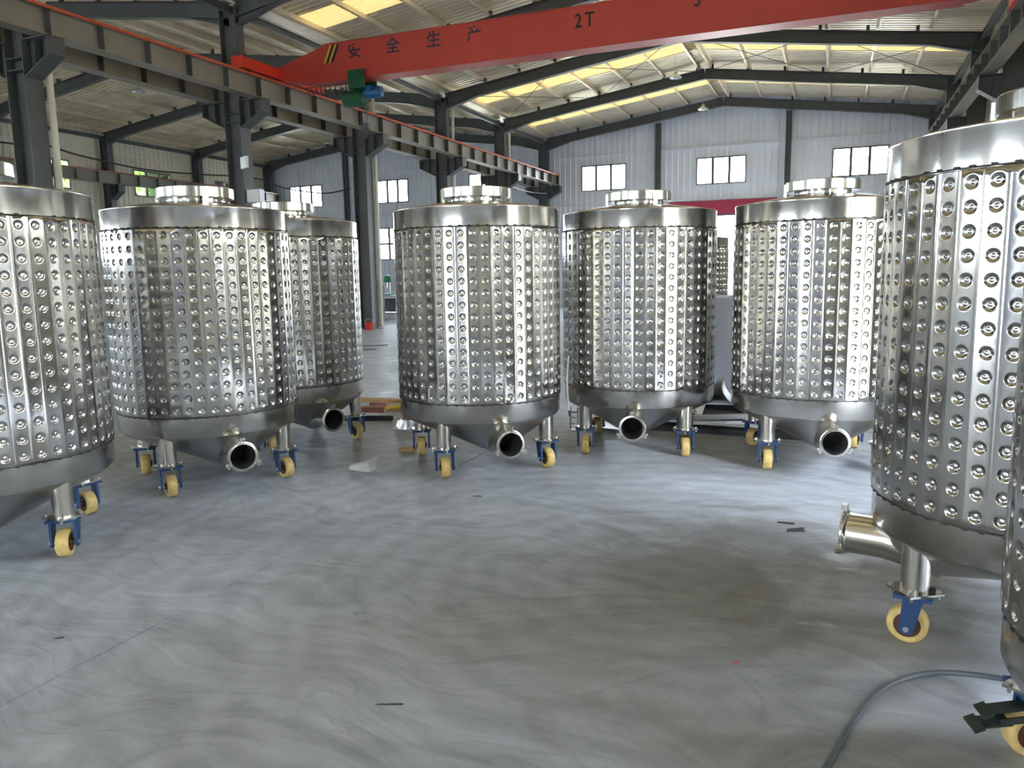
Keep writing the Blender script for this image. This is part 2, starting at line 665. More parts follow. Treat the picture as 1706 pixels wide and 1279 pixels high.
# ------------------------------------------------------------------ roof
def roof_slope(name, xa, za, xb, zb, label):
    mb = MB()
    P = 0.205
    y = YF - 0.3
    prof = [(0, 0), (0.55 * P, 0), (0.64 * P, 0.05), (0.91 * P, 0.05)]
    pts = []
    while y < YB + 0.3:
        pts += [(y + q, d) for q, d in prof]
        y += P
    vs = []
    for q, d in pts:
        vs += [(xa, q, za + d), (xb, q, zb + d)]
    quads = [(2 * i, 2 * i + 1, 2 * i + 3, 2 * i + 2) for i in range(len(pts) - 1)]

    def bay_of(i):
        yy = (pts[i][0] + pts[i + 1][0]) / 2
        for k, m in enumerate(MID):
            if 'main' in name and abs(yy - m) < 0.51:
                return k
        return None
    mb.add(vs, [q for i, q in enumerate(quads) if bay_of(i) is None])
    o = struct(mb.build(name, 'roof_sheet'), label)
    for k in range(len(MID)):
        idx = [i for i in range(len(quads)) if bay_of(i) == k]
        if not idx:
            continue
        sk = MB()
        a = idx[0] * 2
        n = len(idx) * 2 + 2
        sk.add(vs[a:a + n], [(2 * i, 2 * i + 1, 2 * i + 3, 2 * i + 2) for i in range(len(idx))])
        sk.build('skylight_sheet', 'frp', o)
    s = o.modifiers.new('thickness', 'SOLIDIFY')
    s.thickness = 0.01
    s.offset = 1
    # purlins
    n = 6
    L = math.hypot(xb - xa, zb - za)
    ux, uz = (xb - xa) / L, (zb - za) / L
    for k in range(n + 1):
        t = (0.25 + (L - 0.5) * k / n) / L
        cx, cz = xa + (xb - xa) * t, za + (zb - za) * t
        nx, nz = -uz, ux
        if nz < 0:
            nx, nz = -nx, -nz
        h = 0.16
        pm = MB()
        c0 = Vector((cx - nx * (h / 2 + 0.004), YF + 0.05, cz - nz * (h / 2 + 0.004)))
        c1 = c0 + Vector((0, YB - YF - 0.1, 0))
        pm.ibeam(c0, c1, h, 0.006, 0.006, 0.006, up=(nx, 0, nz))
        sx = Vector((ux, 0, uz))
        for s_, sgn in ((1, 1), (-1, -1)):
            off = Vector((nx, 0, nz)) * (s_ * (h / 2 - 0.003)) + sx * (sgn * 0.03)
            pm.bar(c0 + off, c1 + off, 0.06, 0.006, up=(nx, 0, nz))
        pm.build('purlin', 'purlin_zinc', o)
    return o


roof_slope('ceiling_main_right', RIDGE_M, Z_RIDGE, XR + 0.1, Z_EAVE, 'ribbed metal roof slope right of the main ridge')
roof_slope('ceiling_main_left', RIDGE_M, Z_RIDGE, XV, Z_EAVE, 'ribbed metal roof slope left of the main ridge')
roof_slope('ceiling_side_right', RIDGE_L, Z_RIDGE, XV, Z_EAVE, 'ribbed metal roof of the left bay sloping to the column row')
roof_slope('ceiling_side_left', RIDGE_L, Z_RIDGE, XL - 0.1, Z_EAVE, 'ribbed metal roof of the left bay sloping to the side wall')
for nm, x in (('ridge_cap', RIDGE_M), ('ridge_cap', RIDGE_L)):
    struct(MB().prism([(x - 0.3, YF - 0.3, Z_RIDGE + 0.0), (x, YF - 0.3, Z_RIDGE + 0.06), (x + 0.3, YF - 0.3, Z_RIDGE + 0.0), (x, YF - 0.3, Z_RIDGE + 0.045)], (0, YB - YF + 0.6, 0)).build(nm, 'roof_sheet'))

# ------------------------------------------------------------------ portal frames
RD = 0.34                                   # rafter depth
ZR_E, ZR_R = 7.31, 8.34                     # top of rafter at eave and ridge
ORD = ['', '']
raf_mesh = {}


def rafter_mesh(xa, za, xb, zb):
    mb = MB()
    mb.ibeam((xa, 0, za - RD / 2), (xb, 0, zb - RD / 2), RD, 0.19, 0.014, 0.01)
    # haunch at the column end
    d = 1 if xb > xa else -1
    s = (zb - za) / abs(xb - xa)
    mb.prism([(xa, -0.006, za - RD), (xa + d * 1.1, -0.006, za - RD + s * 1.1), (xa, -0.006, za - RD - 0.16)], (0, 0.012, 0))
    a, c = Vector((xa, 0, za - RD - 0.16)), Vector((xa + d * 1.1, 0, za - RD + s * 1.1))
    mb.bar(a, c, 0.19, 0.014)
    # purlin cleats
    L = abs(xb - xa)
    for k in range(1, 7):
        x = xa + d * (0.25 + (L - 0.5) * k / 6)
        z = za + s * abs(x - xa)
        mb.box(x - 0.04, x + 0.04, -0.05, 0.05, z, z + 0.15)
    return mb.mesh('rafter', 'frame_paint')


RM = [('main', rafter_mesh(XV + 0.1, ZR_E, RIDGE_M, ZR_R)), ('main', rafter_mesh(3.15, ZR_E, RIDGE_M, ZR_R)),
      ('side', rafter_mesh(XV - 0.1, ZR_E, RIDGE_L, ZR_R)), ('side', rafter_mesh(XL + 0.25, ZR_E, RIDGE_L, ZR_R))]


def hcol(mb, x0, x1, z0, z1, w=0.30, tf=0.016, tw=0.012):
    mb.box(x0, x0 + tf, -w / 2, w / 2, z0, z1)
    mb.box(x1 - tf, x1, -w / 2, w / 2, z0, z1)
    mb.box(x0 + tf, x1 - tf, -tw / 2, tw / 2, z0, z1)


def col_mid():
    mb = MB()
    hcol(mb, -12.37, -11.95, 0.02, 5.27, 0.32)
    hcol(mb, -12.37, -11.95, 5.27, 7.2, 0.26)
    mb.box(-12.45, -11.87, -0.25, 0.25, 0.0, 0.025)
    for z in (4.82, 5.0):
        mb.box(-12.355, -11.965, -0.15, 0.15, z - 0.006, z + 0.006)
    return mb.mesh('column_shaft', 'frame_paint')


def bracket(xa, xb):
    """corbel from column face xa out to xb"""
    mb = MB()
    d = 1 if xb > xa else -1
    zt = 5.27
    mb.prism([(xa, -0.006, 4.70), (xa, -0.006, zt), (xb, -0.006, zt), (xb, -0.006, 5.0)], (0, 0.012, 0))
    mb.box(min(xa, xb), max(xa, xb), -0.15, 0.15, zt - 0.016, zt)
    mb.bar((xa, 0, 4.70), (xb, 0, 5.0), 0.30, 0.016)
    mb.box(min(xb, xb - d * 0.016), max(xb, xb - d * 0.016), -0.15, 0.15, 5.0, zt)
    xm = xa + (xb - xa) * 0.45
    mb.box(xm - 0.005, xm + 0.005, -0.14, 0.14, 4.86, zt - 0.016)
    return mb


cm = col_mid()
bk_r = bracket(-11.95, -11.38).mesh('girder_bracket', 'frame_paint')
bk_l = bracket(-12.37, -12.98).mesh('girder_bracket', 'frame_paint')
mbR = MB()
hcol(mbR, 2.95, 3.35, 0.02, 7.2, 0.28)
mbR.box(2.88, 3.42, -0.22, 0.22, 0.0, 0.025)
cR = mbR.mesh('column_shaft', 'frame_paint')
bk_R = bracket(2.95, 2.50).mesh('girder_bracket', 'frame_paint')
mbL = MB()
hcol(mbL, XL + 0.1, XL + 0.5, 0.02, 7.2, 0.28)
mbL.box(XL + 0.04, XL + 0.56, -0.22, 0.22, 0.0, 0.025)
cL = mbL.mesh('column_shaft', 'frame_paint')
bk_L = bracket(XL + 0.5, XL + 0.98).mesh('girder_bracket', 'frame_paint')
NTH = ['first', 'second', 'third', 'fourth', 'fifth', 'sixth', 'seventh', 'eighth', 'ninth', 'tenth']
for i, y in enumerate(FRAMES):
    nth = NTH[len(FRAMES) - 1 - i]
    for base, shaft, brs, where in (('steel_column', cm, (bk_r, bk_l), 'middle row between the two bays'),
                                    ('steel_column', cR, (bk_R,), 'right-hand side wall'),
                                    ('steel_column', cL, (bk_L,), 'left-hand side wall')):
        r = struct(empty(base, (0, y, 0)), 'dark steel column of the %s, %s from the back wall' % (where, nth))
        link('column_shaft', shaft, r)
        for b in brs:
            link('girder_bracket', b, r)
    for kind, me in RM:
        o = struct(link('rafter', me, None, (0, y, 0)), 'dark steel rafter of the %s bay, %s frame from the back wall' % (kind, nth))

# rain downpipes behind some of the middle columns
for y, w in ((9.15, 'nearest the camera'), (18.89, 'beside the green drill'), (23.76, 'third from the back wall'), (28.63, 'second from the back wall')):
    dpz = thing('downpipe', 'pale rain downpipe fixed to the middle column %s' % w, 'pipe', (-11.905, y + 0.235, 0))
    MB().cyl((0, 0, 0.05), (0, 0, 7.34), 0.055, seg=18).build('pipe', 'clad_cream', dpz, True)
    for z in (1.5, 3.9, 6.2):
        MB().cyl((0, 0, z - 0.02), (0, 0, z + 0.02), 0.061, seg=18).build('pipe_clip', 'purlin_zinc', dpz, True)

# longitudinal eave struts
for x in (XV, 3.15, XL + 0.3):
    struct(MB().ibeam((x + 0.0, YF + 0.1, 7.12), (x, YB - 0.1, 7.12), 0.14, 0.10, 0.01, 0.008).build('eave_strut', 'frame_paint'))
struct(MB().box(XV - 0.22, XV + 0.22, YF, YB, 7.36, 7.40).build('valley_gutter', 'purlin_zinc'))

# wind posts and girts of the back wall
for x in (-24.9 + 2.1, -17.4, -7.15, -1.95):
    mb = MB()
    hcol(mb, x - 0.11, x + 0.11, 0.0, roof_z(x) - 0.55, 0.18)
    o = struct(mb.build('wind_post', 'frame_paint', None, loc=(0, YB - 0.14, 0)))
for z in (1.6, 4.4, 6.5):
    for xa, xb in ((XL + 0.1, XV - 0.3), (XV + 0.3, XR - 0.1)):
        if z < 4 and xa > -13:
            continue
        struct(MB().bar((xa, YB - 0.045, z), (xb, YB - 0.045, z), 0.05, 0.08).build('girt', 'clad_grey'))
for z in (1.6, 4.4, 6.6):
    struct(MB().bar((XL + 0.05, YF + 0.2, z), (XL + 0.05, YB - 0.2, z), 0.05, 0.08).build('girt', 'clad_cream'))

# roof cross-bracing rods
def rod(a, b, r=0.011):
    return struct(MB().cyl(a, b, r, seg=6).build('bracing_rod', 'frame_paint'))


def under(x, dz=0.28):
    return roof_z(x) - dz


for ya, yb in ((23.76, 28.63),):
    for xa, xb in ((-11.9, -8.2), (-8.2, -4.45), (-4.45, -0.6), (-0.6, 3.0)):
        rod((xa, ya, under(xa)), (xb, yb, under(xb)))
        rod((xb, ya, under(xb)), (xa, yb, under(xa)))

# ------------------------------------------------------------------ crane runway girders
GZ0, GZ1 = 5.285, 5.72


def runway(x, label, outer):
    r = thing('runway_girder', label, 'girder', (x, 0, 0))
    y0, y1 = FRAMES[0] - 0.1, 33.55
    MB().ibeam((0, y0, (GZ0 + GZ1) / 2), (0, y1, (GZ0 + GZ1) / 2), GZ1 - GZ0, 0.28, 0.018, 0.012).build('beam', 'girder_paint', r)
    MB().box(-0.03, 0.03, y0, y1, GZ1, GZ1 + 0.05).build('rail', 'bar_orange', r)
    st = MB().box(-0.135, 0.135, -0.006, 0.006, GZ0 + 0.018, GZ1 - 0.018).mesh('stiffener', 'frame_paint')
    y = FRAMES[0]
    k = 0
    while y < y1:
        link('stiffener', st, r, (0, y, 0))
        y += BAY / 5
    if outer:
        MB().box(outer * 0.15 - 0.02, outer * 0.15 + 0.02, y0, y1, GZ1 - 0.035, GZ1 + 0.01).build('conductor_bar', 'bar_orange', r)
    return r


runway(-11.60, 'grey crane runway girder with orange conductor bar, main bay side of the middle columns', 1)
runway(-12.76, 'dark crane runway girder on the left bay side of the middle columns', 0)
rg = runway(2.68, 'crane runway girder along the right-hand wall columns', 0)
runway(XL + 0.78, 'crane runway girder along the left wall windows', 0)
# guard rail on the right girder
gr = thing('guard_rail', 'thin steel guard rail standing on the right runway girder', 'railing', (2.845, 0, 0))
MB().cyl((0, -10, 6.12), (0, 33.4, 6.12), 0.014, seg=8).build('handrail', 'frame_paint', gr)
post = MB().box(-0.024, 0.010, -0.02, 0.02, GZ1 - 0.018, 6.12).mesh('rail_post', 'purlin_zinc')
for k in range(36):
    link('rail_post', post, gr, (0, -1.5 + k * BAY / 5, 0))

# ------------------------------------------------------------------ overhead crane
CY = 14.75
crane = thing('overhead_crane', 'red single-girder overhead crane spanning the main bay under the roof', 'crane', (0, CY, 0))
GB, GT = 5.66, 6.40
xl, xr = -11.55, 2.63
poly = [(xl, 0, 5.78), (xl + 0.85, 0, GB), (xr - 0.85, 0, GB), (xr, 0, 5.78), (xr, 0, 6.07), (xr - 1.25, 0, GT), (xl + 1.25, 0, GT), (xl, 0, 6.07)]
gm = MB().prism(poly, (0, 0.36, 0))
gm.box(xl + 0.9, xr - 0.9, -0.03, 0.39, GB - 0.03, GB)
gm.box(xl + 1.2, xr - 1.2, -0.02, 0.38, GT, GT + 0.012)
gird = gm.build('bridge_girder', 'crane_red', crane)
for x in (xl - 0.05, xr + 0.05):
    e = MB().box(x - 0.13, x + 0.13, -1.25, 1.55, 5.80, 6.02)
    e.box(x - 0.15, x + 0.15, -1.27, -1.25, 5.79, 6.03)
    eo = e.build('end_carriage', 'carriage_red', crane)
    for yy in (-0.95, 1.25):
        MB().cyl((x - 0.06, yy, 5.86), (x + 0.06, yy, 5.86), 0.09, seg=20).build('carriage_wheel', 'frame_paint', eo, True)
# warning stripes
for k, (dx, mt) in enumerate(((0.0, 'stripe_yellow'), (0.055, 'letter_black'), (0.125, 'stripe_yellow'), (0.18, 'letter_black'))):
    x0 = -10.36 + dx
    w = 0.055 if k % 2 == 0 else 0.065
    MB().prism([(x0, -0.004, 6.02), (x0 + w, -0.004, 6.02), (x0 + w + 0.17, -0.004, 6.375), (x0 + 0.17, -0.004, 6.375)], (0, 0.006, 0)).build('warning_stripe', mt, gird)


def glyph(ch, x, z, size, material, wscale=1.0):
    cu = bpy.data.curves.new('glyph', 'FONT')
    cu.body = ch
    cu.size = 1.0
    cu.extrude = 0.004
    cu.offset = 0.012
    to = bpy.data.objects.new('glyph_tmp', cu)
    COL.objects.link(to)
    dg = bpy.context.evaluated_depsgraph_get()
    me = bpy.data.meshes.new_from_object(to.evaluated_get(dg))
    bpy.data.objects.remove(to)
    if not me.vertices:
        return None
    xs = [v.co.x for v in me.vertices]
    ys = [v.co.y for v in me.vertices]
    cx, cy = (min(xs) + max(xs)) / 2, (min(ys) + max(ys)) / 2
    s = size / (max(ys) - min(ys))
    for v in me.vertices:
        q = v.co.copy()
        v.co = ((q.x - cx) * s * wscale + x, -0.004 - q.z * 0.5, (q.y - cy) * s + z)
    me.materials.clear()
    me.materials.append(MATS[material])
    me.name = 'lettering'
    return link('lettering', me, gird)


for ch, x in zip('安全生产', (-9.58, -8.64, -7.69, -6.79)):
    glyph(ch, x, 6.20, 0.30, 'letter_blue', 1.05)
glyph('2', -4.64, 6.145, 0.255, 'letter_black', 0.8)
glyph('T', -4.42, 6.145, 0.255, 'letter_black', 0.85)
glyph('丁', -2.42, 6.24, 0.28, 'letter_blue', 1.0)

# hoist
hs = thing('electric_hoist', 'green electric wire hoist with blue motor hanging under the red crane girder', 'hoist', (-9.42, CY + 0.18, 0))
tr = MB()
for s in (-1, 1):
    tr.box(-0.30, 0.10, s * 0.24 - 0.012, s * 0.24 + 0.012, 5.42, 5.80)
    for xx in (-0.22, 0.02):
        tr.cyl((xx, s * 0.21, 5.70), (xx, s * 0.265, 5.70), 0.075, seg=18)
tr.box(-0.25, 0.05, -0.24, 0.24, 5.42, 5.47)
tr.build('trolley', 'hoist_green', hs)
MB().lathe([(0.0, -0.27), (0.15, -0.27), (0.17, -0.24), (0.17, 0.18), (0.14, 0.22), (0.0, 0.22)], 28, (-0.28, 0, 5.26), (1, 0, 0)).build('drum_housing', 'hoist_green', hs, True)
mo = MB().lathe([(0.0, 0.0), (0.12, 0.0), (0.12, 0.30), (0.105, 0.33), (0.105, 0.36), (0.0, 0.38)], 28, (0.03, -0.05, 5.34), (1, 0, 0)).build('motor', 'motor_blue', hs, True)
MB().box(0.10, 0.22, -0.20, -0.10, 5.36, 5.46).build('terminal_box', 'motor_blue', mo)
for k in range(4):
    MB().cyl((-0.20 + 0.07 * k, -0.06, 5.2), (-0.16 + 0.05 * k, -0.02, 4.72), 0.006, seg=6).build('wire_rope', 'cable_black', hs)
MB().box(-0.16, 0.02, -0.05, 0.05, 4.62, 4.74).build('hook_block', 'frame_paint', hs)
MB().tube([(-0.07, 0, 4.62), (-0.07, 0, 4.55), (-0.02, 0, 4.49), (-0.07, 0, 4.43), (-0.12, 0, 4.46)], 0.016, 8).build('hook', 'frame_paint', hs, True)
# festoon cable
fe = thing('festoon_cable', 'dark cable hanging in short loops under the left end of the crane girder', 'cable', (0, CY + 0.18, 0))
pts = []
n = 9
for k in range(n):
    xa = -10.98 + k * (1.15 / n)
    drop = 0.10 + 0.26 * (k / n)
    for j in range(10):
        t = j / 10
        pts.append((xa + t * 1.15 / n, 0.02 * math.sin(k), 5.60 - drop * 4 * t * (1 - t)))
MB().tube(pts, 0.009, 6).build('cable', 'cable_black', fe, True)
MB().cyl((-11.0, 0, 5.612), (-9.80, 0, 5.612), 0.008, seg=6).build('carrier_wire', 'cable_black', fe)

# ------------------------------------------------------------------ storage tanks
R_J, R_S = 0.645, 0.637
ZT, ZU, ZLO, ZB_ = 1.97, 1.825, 0.565, 0.425
NC, NR = 48, 15


def jacket_mesh():
    """48 columns x 15 rows of pressed dimples; each column a flat strip, soft ridges between columns"""
    PZ = (ZU - ZLO) / NR
    rnd = random.Random(3)
    ridge = [rnd.uniform(-0.0022, 0.0022) for _ in range(NC)]
    pw = 2 * PI * R_J / NC
    half = PI / NC
    EDGE = 0.37                                   # half width of the flat strip, in columns

    def radius(u):
        i = int(math.floor(u + 1e-9)) % NC
        t = u - math.floor(u + 1e-9)
        flat = R_J * math.cos(half) / math.cos((t - 0.5) * 2 * half)
        r = R_J + 0.95 * (flat - R_J) + ridge[i] * (1 - t) + ridge[(i + 1) % NC] * t
        e = min(t, 1 - t)
        if e < 0.5 - EDGE:
            q = 1 - e / (0.5 - EDGE)
            r += 0.0009 * q * q * (3 - 2 * q)
        return r
    verts, faces, key = [], [], {}

    def vert(u, z, off=0.0):
        u = u % NC
        if NC - u < 1e-4:
            u = 0.0
        k = (round(u, 4), round(z, 5))
        if k not in key:
            th = 2 * PI * u / NC
            r = radius(u) + off
            key[k] = len(verts)
            verts.append((r * math.cos(th), r * math.sin(th), z))
        return key[k]
    SEG = 16
    rings = [(0.0280, 0.0), (0.0248, 0.0), (0.0234, -0.0007), (0.0185, -0.0044), (0.0125, -0.0074), (0.0085, -0.0072), (0.0045, -0.0050)]
    bp = []
    for q in range(SEG):
        a = 2 * PI * q / SEG
        c, d = math.cos(a), math.sin(a)
        m = max(abs(c), abs(d))
        bp.append((round(c / m, 6), round(d / m, 6)))
    side = sorted({y for x, y in bp if x == 1.0})
    rims = {ZLO: [], ZU: []}
    for i in range(NC):
        for j in range(NR):
            cu, cz = i + 0.5, ZLO + (j + 0.5) * PZ
            loops = [[vert(cu + x * EDGE, cz + y * PZ / 2) for x, y in bp]]
            for rr, dz in rings:
                loops.append([vert(cu + rr * math.cos(2 * PI * q / SEG) / pw, cz + rr * math.sin(2 * PI * q / SEG), dz) for q in range(SEG)])
            for p, q in zip(loops[:-1], loops[1:]):
                for k in range(SEG):
                    t = (k + 1) % SEG
                    faces.append((p[k], p[t], q[t], q[k]))
            faces.append(tuple(loops[-1]))
            # ridge strip to the next column
            us = [cu + EDGE, cu + EDGE + (0.5 - EDGE) * 0.5, cu + 0.5, cu + 0.5 + (0.5 - EDGE) * 0.5, cu + 1 - EDGE]
            for ua, ub in zip(us[:-1], us[1:]):
                for ya, yb in zip(side[:-1], side[1:]):
                    za, zb = cz + ya * PZ / 2, cz + yb * PZ / 2
                    faces.append((vert(ua, za), vert(ub, za), vert(ub, zb), vert(ua, zb)))
    # rolled-in lips at the two seams
    for z, dz in ((ZLO, -0.006), (ZU, 0.006)):
        us = sorted({k[0] for k in key if abs(k[1] - round(z, 5)) < 1e-4})
        n = len(us)
        inner = []
        for u in us:
            th = 2 * PI * u / NC
            inner.append(len(verts))
            verts.append(((R_S - 0.003) * math.cos(th), (R_S - 0.003) * math.sin(th), z + dz))
        for k in range(n):
            a, c = key[(us[k], round(z, 5))], key[(us[(k + 1) % n], round(z, 5))]
            faces.append((a, c, inner[(k + 1) % n], inner[k]))
    mb = MB()
    mb.v, mb.f = verts, faces
    return mb.mesh('dimple_jacket', 'steel_jacket', True, 60)


def make_tank_meshes():
    M = {}
    rw = random.Random(21)
    waves = [(k, rw.uniform(0, 2 * PI), rw.uniform(0.3, 1.0) * 0.012 / k) for k in (7, 11, 16, 23, 31, 38, 47, 53)]

    def wob(a):
        return sum(am * math.sin(k * a + ph) for k, ph, am in waves)

    M['dimple_jacket'] = jacket_mesh()
    # inner shell bands
    M['upper_band'] = MB().lathe([(R_S, ZU - 0.02), (R_S, ZT - 0.012), (R_S + 0.004, ZT - 0.004), (R_S + 0.004, ZT + 0.004), (R_S - 0.004, ZT + 0.010), (R_S - 0.012, ZT + 0.006)], 384, wob=wob).mesh('upper_band', 'steel_band', True)
    M['lower_band'] = MB().lathe([(R_S, ZLO + 0.02), (R_S, ZB_), (R_S - 0.006, ZB_ - 0.010)], 384, wob=wob).mesh('lower_band', 'steel_band', True)
    # low conical roof
    M['conical_roof'] = MB().lathe([(R_S - 0.010, ZT + 0.006), (0.60, ZT + 0.016), (0.20, ZT + 0.080), (0.0, ZT + 0.085)], 96).mesh('conical_roof', 'steel_band', True)
    # seams: dark groove with stitch welds
    for nm, z in (('weld_seam', ZU + 0.009), ('weld_seam_low', ZLO - 0.009)):
        mb = MB()
        mb.lathe([(R_S - 0.001, z - 0.0045), (R_S + 0.003, z - 0.004), (R_S + 0.003, z + 0.002), (R_S - 0.001, z + 0.003)], 144)
        rnd = random.Random(int(z * 1000))
        for k in range(60):
            if rnd.random() < 0.15:
                continue
            a0 = 2 * PI * (k + rnd.uniform(-0.1, 0.1)) / 60
            for q in range(2):
                a = a0 + q * 0.012
                c = Vector((math.cos(a), math.sin(a), 0)) * (R_S + 0.003) + Vector((0, 0, z + (0.004 if z > 1 else -0.004)))
                t = Vector((-math.sin(a), math.cos(a), 0))
                mb.bar(c - t * 0.006, c + t * 0.006, 0.008, 0.007)
        M[nm] = mb.mesh('weld_seam', 'weld', True)
    # oblique cone: from the shell foot to the outlet throat (outlet points along +x)
    seg = 96
    vs, fs = [], []
    prof = [(0.0, R_S - 0.006, ZB_ - 0.010), (0.004, R_S - 0.022, ZB_ - 0.026), (0.012, R_S - 0.05, ZB_ - 0.040), (0.20, 0.36, 0.300), (0.34, 0.135, 0.200), (0.355, 0.10, 0.185), (0.36, 0.0, 0.182)]
    for cx, r, z in prof:
        for i in range(seg):
            a = 2 * PI * i / seg
            vs.append((cx + r * math.cos(a), r * math.sin(a), z))
    for j in range(len(prof) - 1):
        for i in range(seg):
            k = (i + 1) % seg
            fs.append((j * seg + i, j * seg + k, (j + 1) * seg + k, (j + 1) * seg + i))
    M['cone_bottom'] = MB().add(vs, fs).mesh('cone_bottom', 'steel_cone', True)
    # outlet: mitred pipe rising slightly then horizontal
    RP = 0.092
    path = [(0.34, 0, 0.232), (0.54, 0, 0.272), (0.58, 0, 0.279), (0.745, 0, 0.280)]
    pipe = MB()
    vs, fs = [], []
    s2 = 40
    for k, p in enumerate(path):
        tilt = (0.18, 0.18, 0.09, 0.0)[k]
        for i in range(s2):
            a = 2 * PI * i / s2
            y, z = RP * math.cos(a), RP * math.sin(a)
            vs.append((p[0] - z * math.sin(tilt), y, p[2] + z * math.cos(tilt)))
    for k in range(len(path) - 1):
        for i in range(s2):
            j = (i + 1) % s2
            fs.append((k * s2 + i, k * s2 + j, (k + 1) * s2 + j, (k + 1) * s2 + i))
    pipe.add(vs, fs)
    M['outlet_pipe'] = pipe.mesh('outlet_pipe', 'steel_pipe', True)
    # ferrule ring at the mouth, closed profile (r, along axis)
    M['ferrule'] = MB().lathe([(0.084, 0.0), (RP, 0.0), (0.104, 0.010), (0.106, 0.016), (0.106, 0.024), (0.100, 0.027), (0.085, 0.027)], 48, (0.735, 0, 0.280), (1, 0, 0), closed=True).mesh('ferrule', 'steel_polish', True)
    M['bore'] = MB().lathe([(0.085, 0.026), (0.085, -0.40), (0.0, -0.40)], 40, (0.735, 0, 0.280), (1, 0, 0)).mesh('pipe_bore', 'steel_inside', True)
    lug = MB()
    lug.box(0.745, 0.770, -0.014, -0.006, 0.382, 0.412).box(0.745, 0.770, 0.006, 0.014, 0.382, 0.412)
    lug.cyl((0.758, -0.022, 0.400), (0.758, 0.022, 0.400), 0.005, seg=8)
    M['lug'] = lug.mesh('lug', 'bolt')
    # manway: neck, thick flanged lid, clamp lugs
    M['manway_neck'] = MB().lathe([(0.205, ZT + 0.060), (0.205, ZT + 0.135), (0.213, ZT + 0.14), (0.213, ZT + 0.15), (0.0, ZT + 0.15)], 72).mesh('manway_neck', 'steel_polish', True)
    M['manway_lid'] = MB().lathe([(0.20, ZT + 0.100), (0.262, ZT + 0.100), (0.267, ZT + 0.106), (0.267, ZT + 0.172), (0.262, ZT + 0.178), (0.12, ZT + 0.182), (0.0, ZT + 0.183)], 96).mesh('manway_lid', 'steel_polish', True)
    M['clamp'] = MB().box(0.258, 0.278, -0.02, 0.02, ZT + 0.062, ZT + 0.168).cyl((0.268, 0, ZT + 0.04), (0.268, 0, ZT + 0.066), 0.007, seg=8).mesh('clamp', 'steel_polish')
    # leg (at origin, axis z): pipe cut to the cone, top hidden in it
    zt = 0.415
    M['leg'] = MB().cyl((0, 0, 0.222), (0, 0, zt), 0.054, seg=32).mesh('leg', 'steel_pipe', True)
    pl = MB().box(-0.075, 0.075, -0.075, 0.075, 0.213, 0.222)
    M['mounting_plate'] = pl.mesh('mounting_plate', 'steel_pipe')
    M['bolt'] = MB().cyl((0, 0, 0.196), (0, 0, 0.236), 0.006, seg=8).cyl((0, 0, 0.222), (0, 0, 0.231), 0.011, seg=6).mesh('bolt', 'bolt')
    # caster: plain U-fork, wheel slightly trailing along +x
    tr = 0.018
    fk = MB().box(-0.070, 0.070, -0.078, 0.078, 0.199, 0.213)
    fk.box(-0.036, 0.036, -0.070, 0.070, 0.188, 0.199)
    for s in (-1, 1):
        y0, y1 = sorted((s * 0.055, s * 0.070))
        fk.prism([(-0.036, y0, 0.190), (0.036, y0, 0.190), (tr + 0.026, y0, 0.066), (tr + 0.012, y0, 0.054), (tr - 0.012, y0, 0.054), (tr - 0.026, y0, 0.066)], (0, y1 - y0, 0))
    M['caster_fork'] = fk.mesh('caster_fork', 'caster_blue')
    wr, ww = 0.076, 0.034
    M['wheel'] = MB().lathe([(0.050, -ww + 0.003), (0.062, -ww), (0.071, -ww + 0.004), (wr, -ww + 0.012), (wr, ww - 0.012), (0.071, ww - 0.004), (0.062, ww), (0.050, ww - 0.003)], 40, (tr, 0, wr), (0, 1, 0)).mesh('wheel', 'wheel_cream', True, 50)
    M['hub'] = MB().lathe([(0.0, -0.042), (0.020, -0.042), (0.022, -0.028), (0.051, -0.026), (0.051, 0.026), (0.022, 0.028), (0.020, 0.042), (0.0, 0.042)], 28, (tr, 0, wr), (0, 1, 0)).mesh('hub', 'wheel_hub', True)
    M['axle'] = MB().cyl((tr, -0.080, wr), (tr, 0.080, wr), 0.006, seg=10).cyl((tr, -0.078, wr), (tr, -0.066, wr), 0.012, seg=6).cyl((tr, 0.066, wr), (tr, 0.078, wr), 0.012, seg=6).mesh('axle', 'bolt')
    bk = MB()
    for z, x1, w in ((0.150, 0.150, 0.05), (0.105, 0.175, 0.06)):
        bk.bar((0.03, 0, z + 0.012), (x1, 0, z - 0.012), w, 0.008)
        bk.bar((x1 - 0.01, 0, z - 0.008), (x1 + 0.02, 0, z - 0.022), w + 0.02, 0.010)
    for s in (-1, 1):
        bk.bar((0.0, s * 0.05, 0.15), (0.12, s * 0.03, 0.115), 0.006, 0.02)
    M['brake'] = bk.mesh('brake_pedal', 'brake_green')
    return M


TM = make_tank_meshes()
LEG_R = 0.575


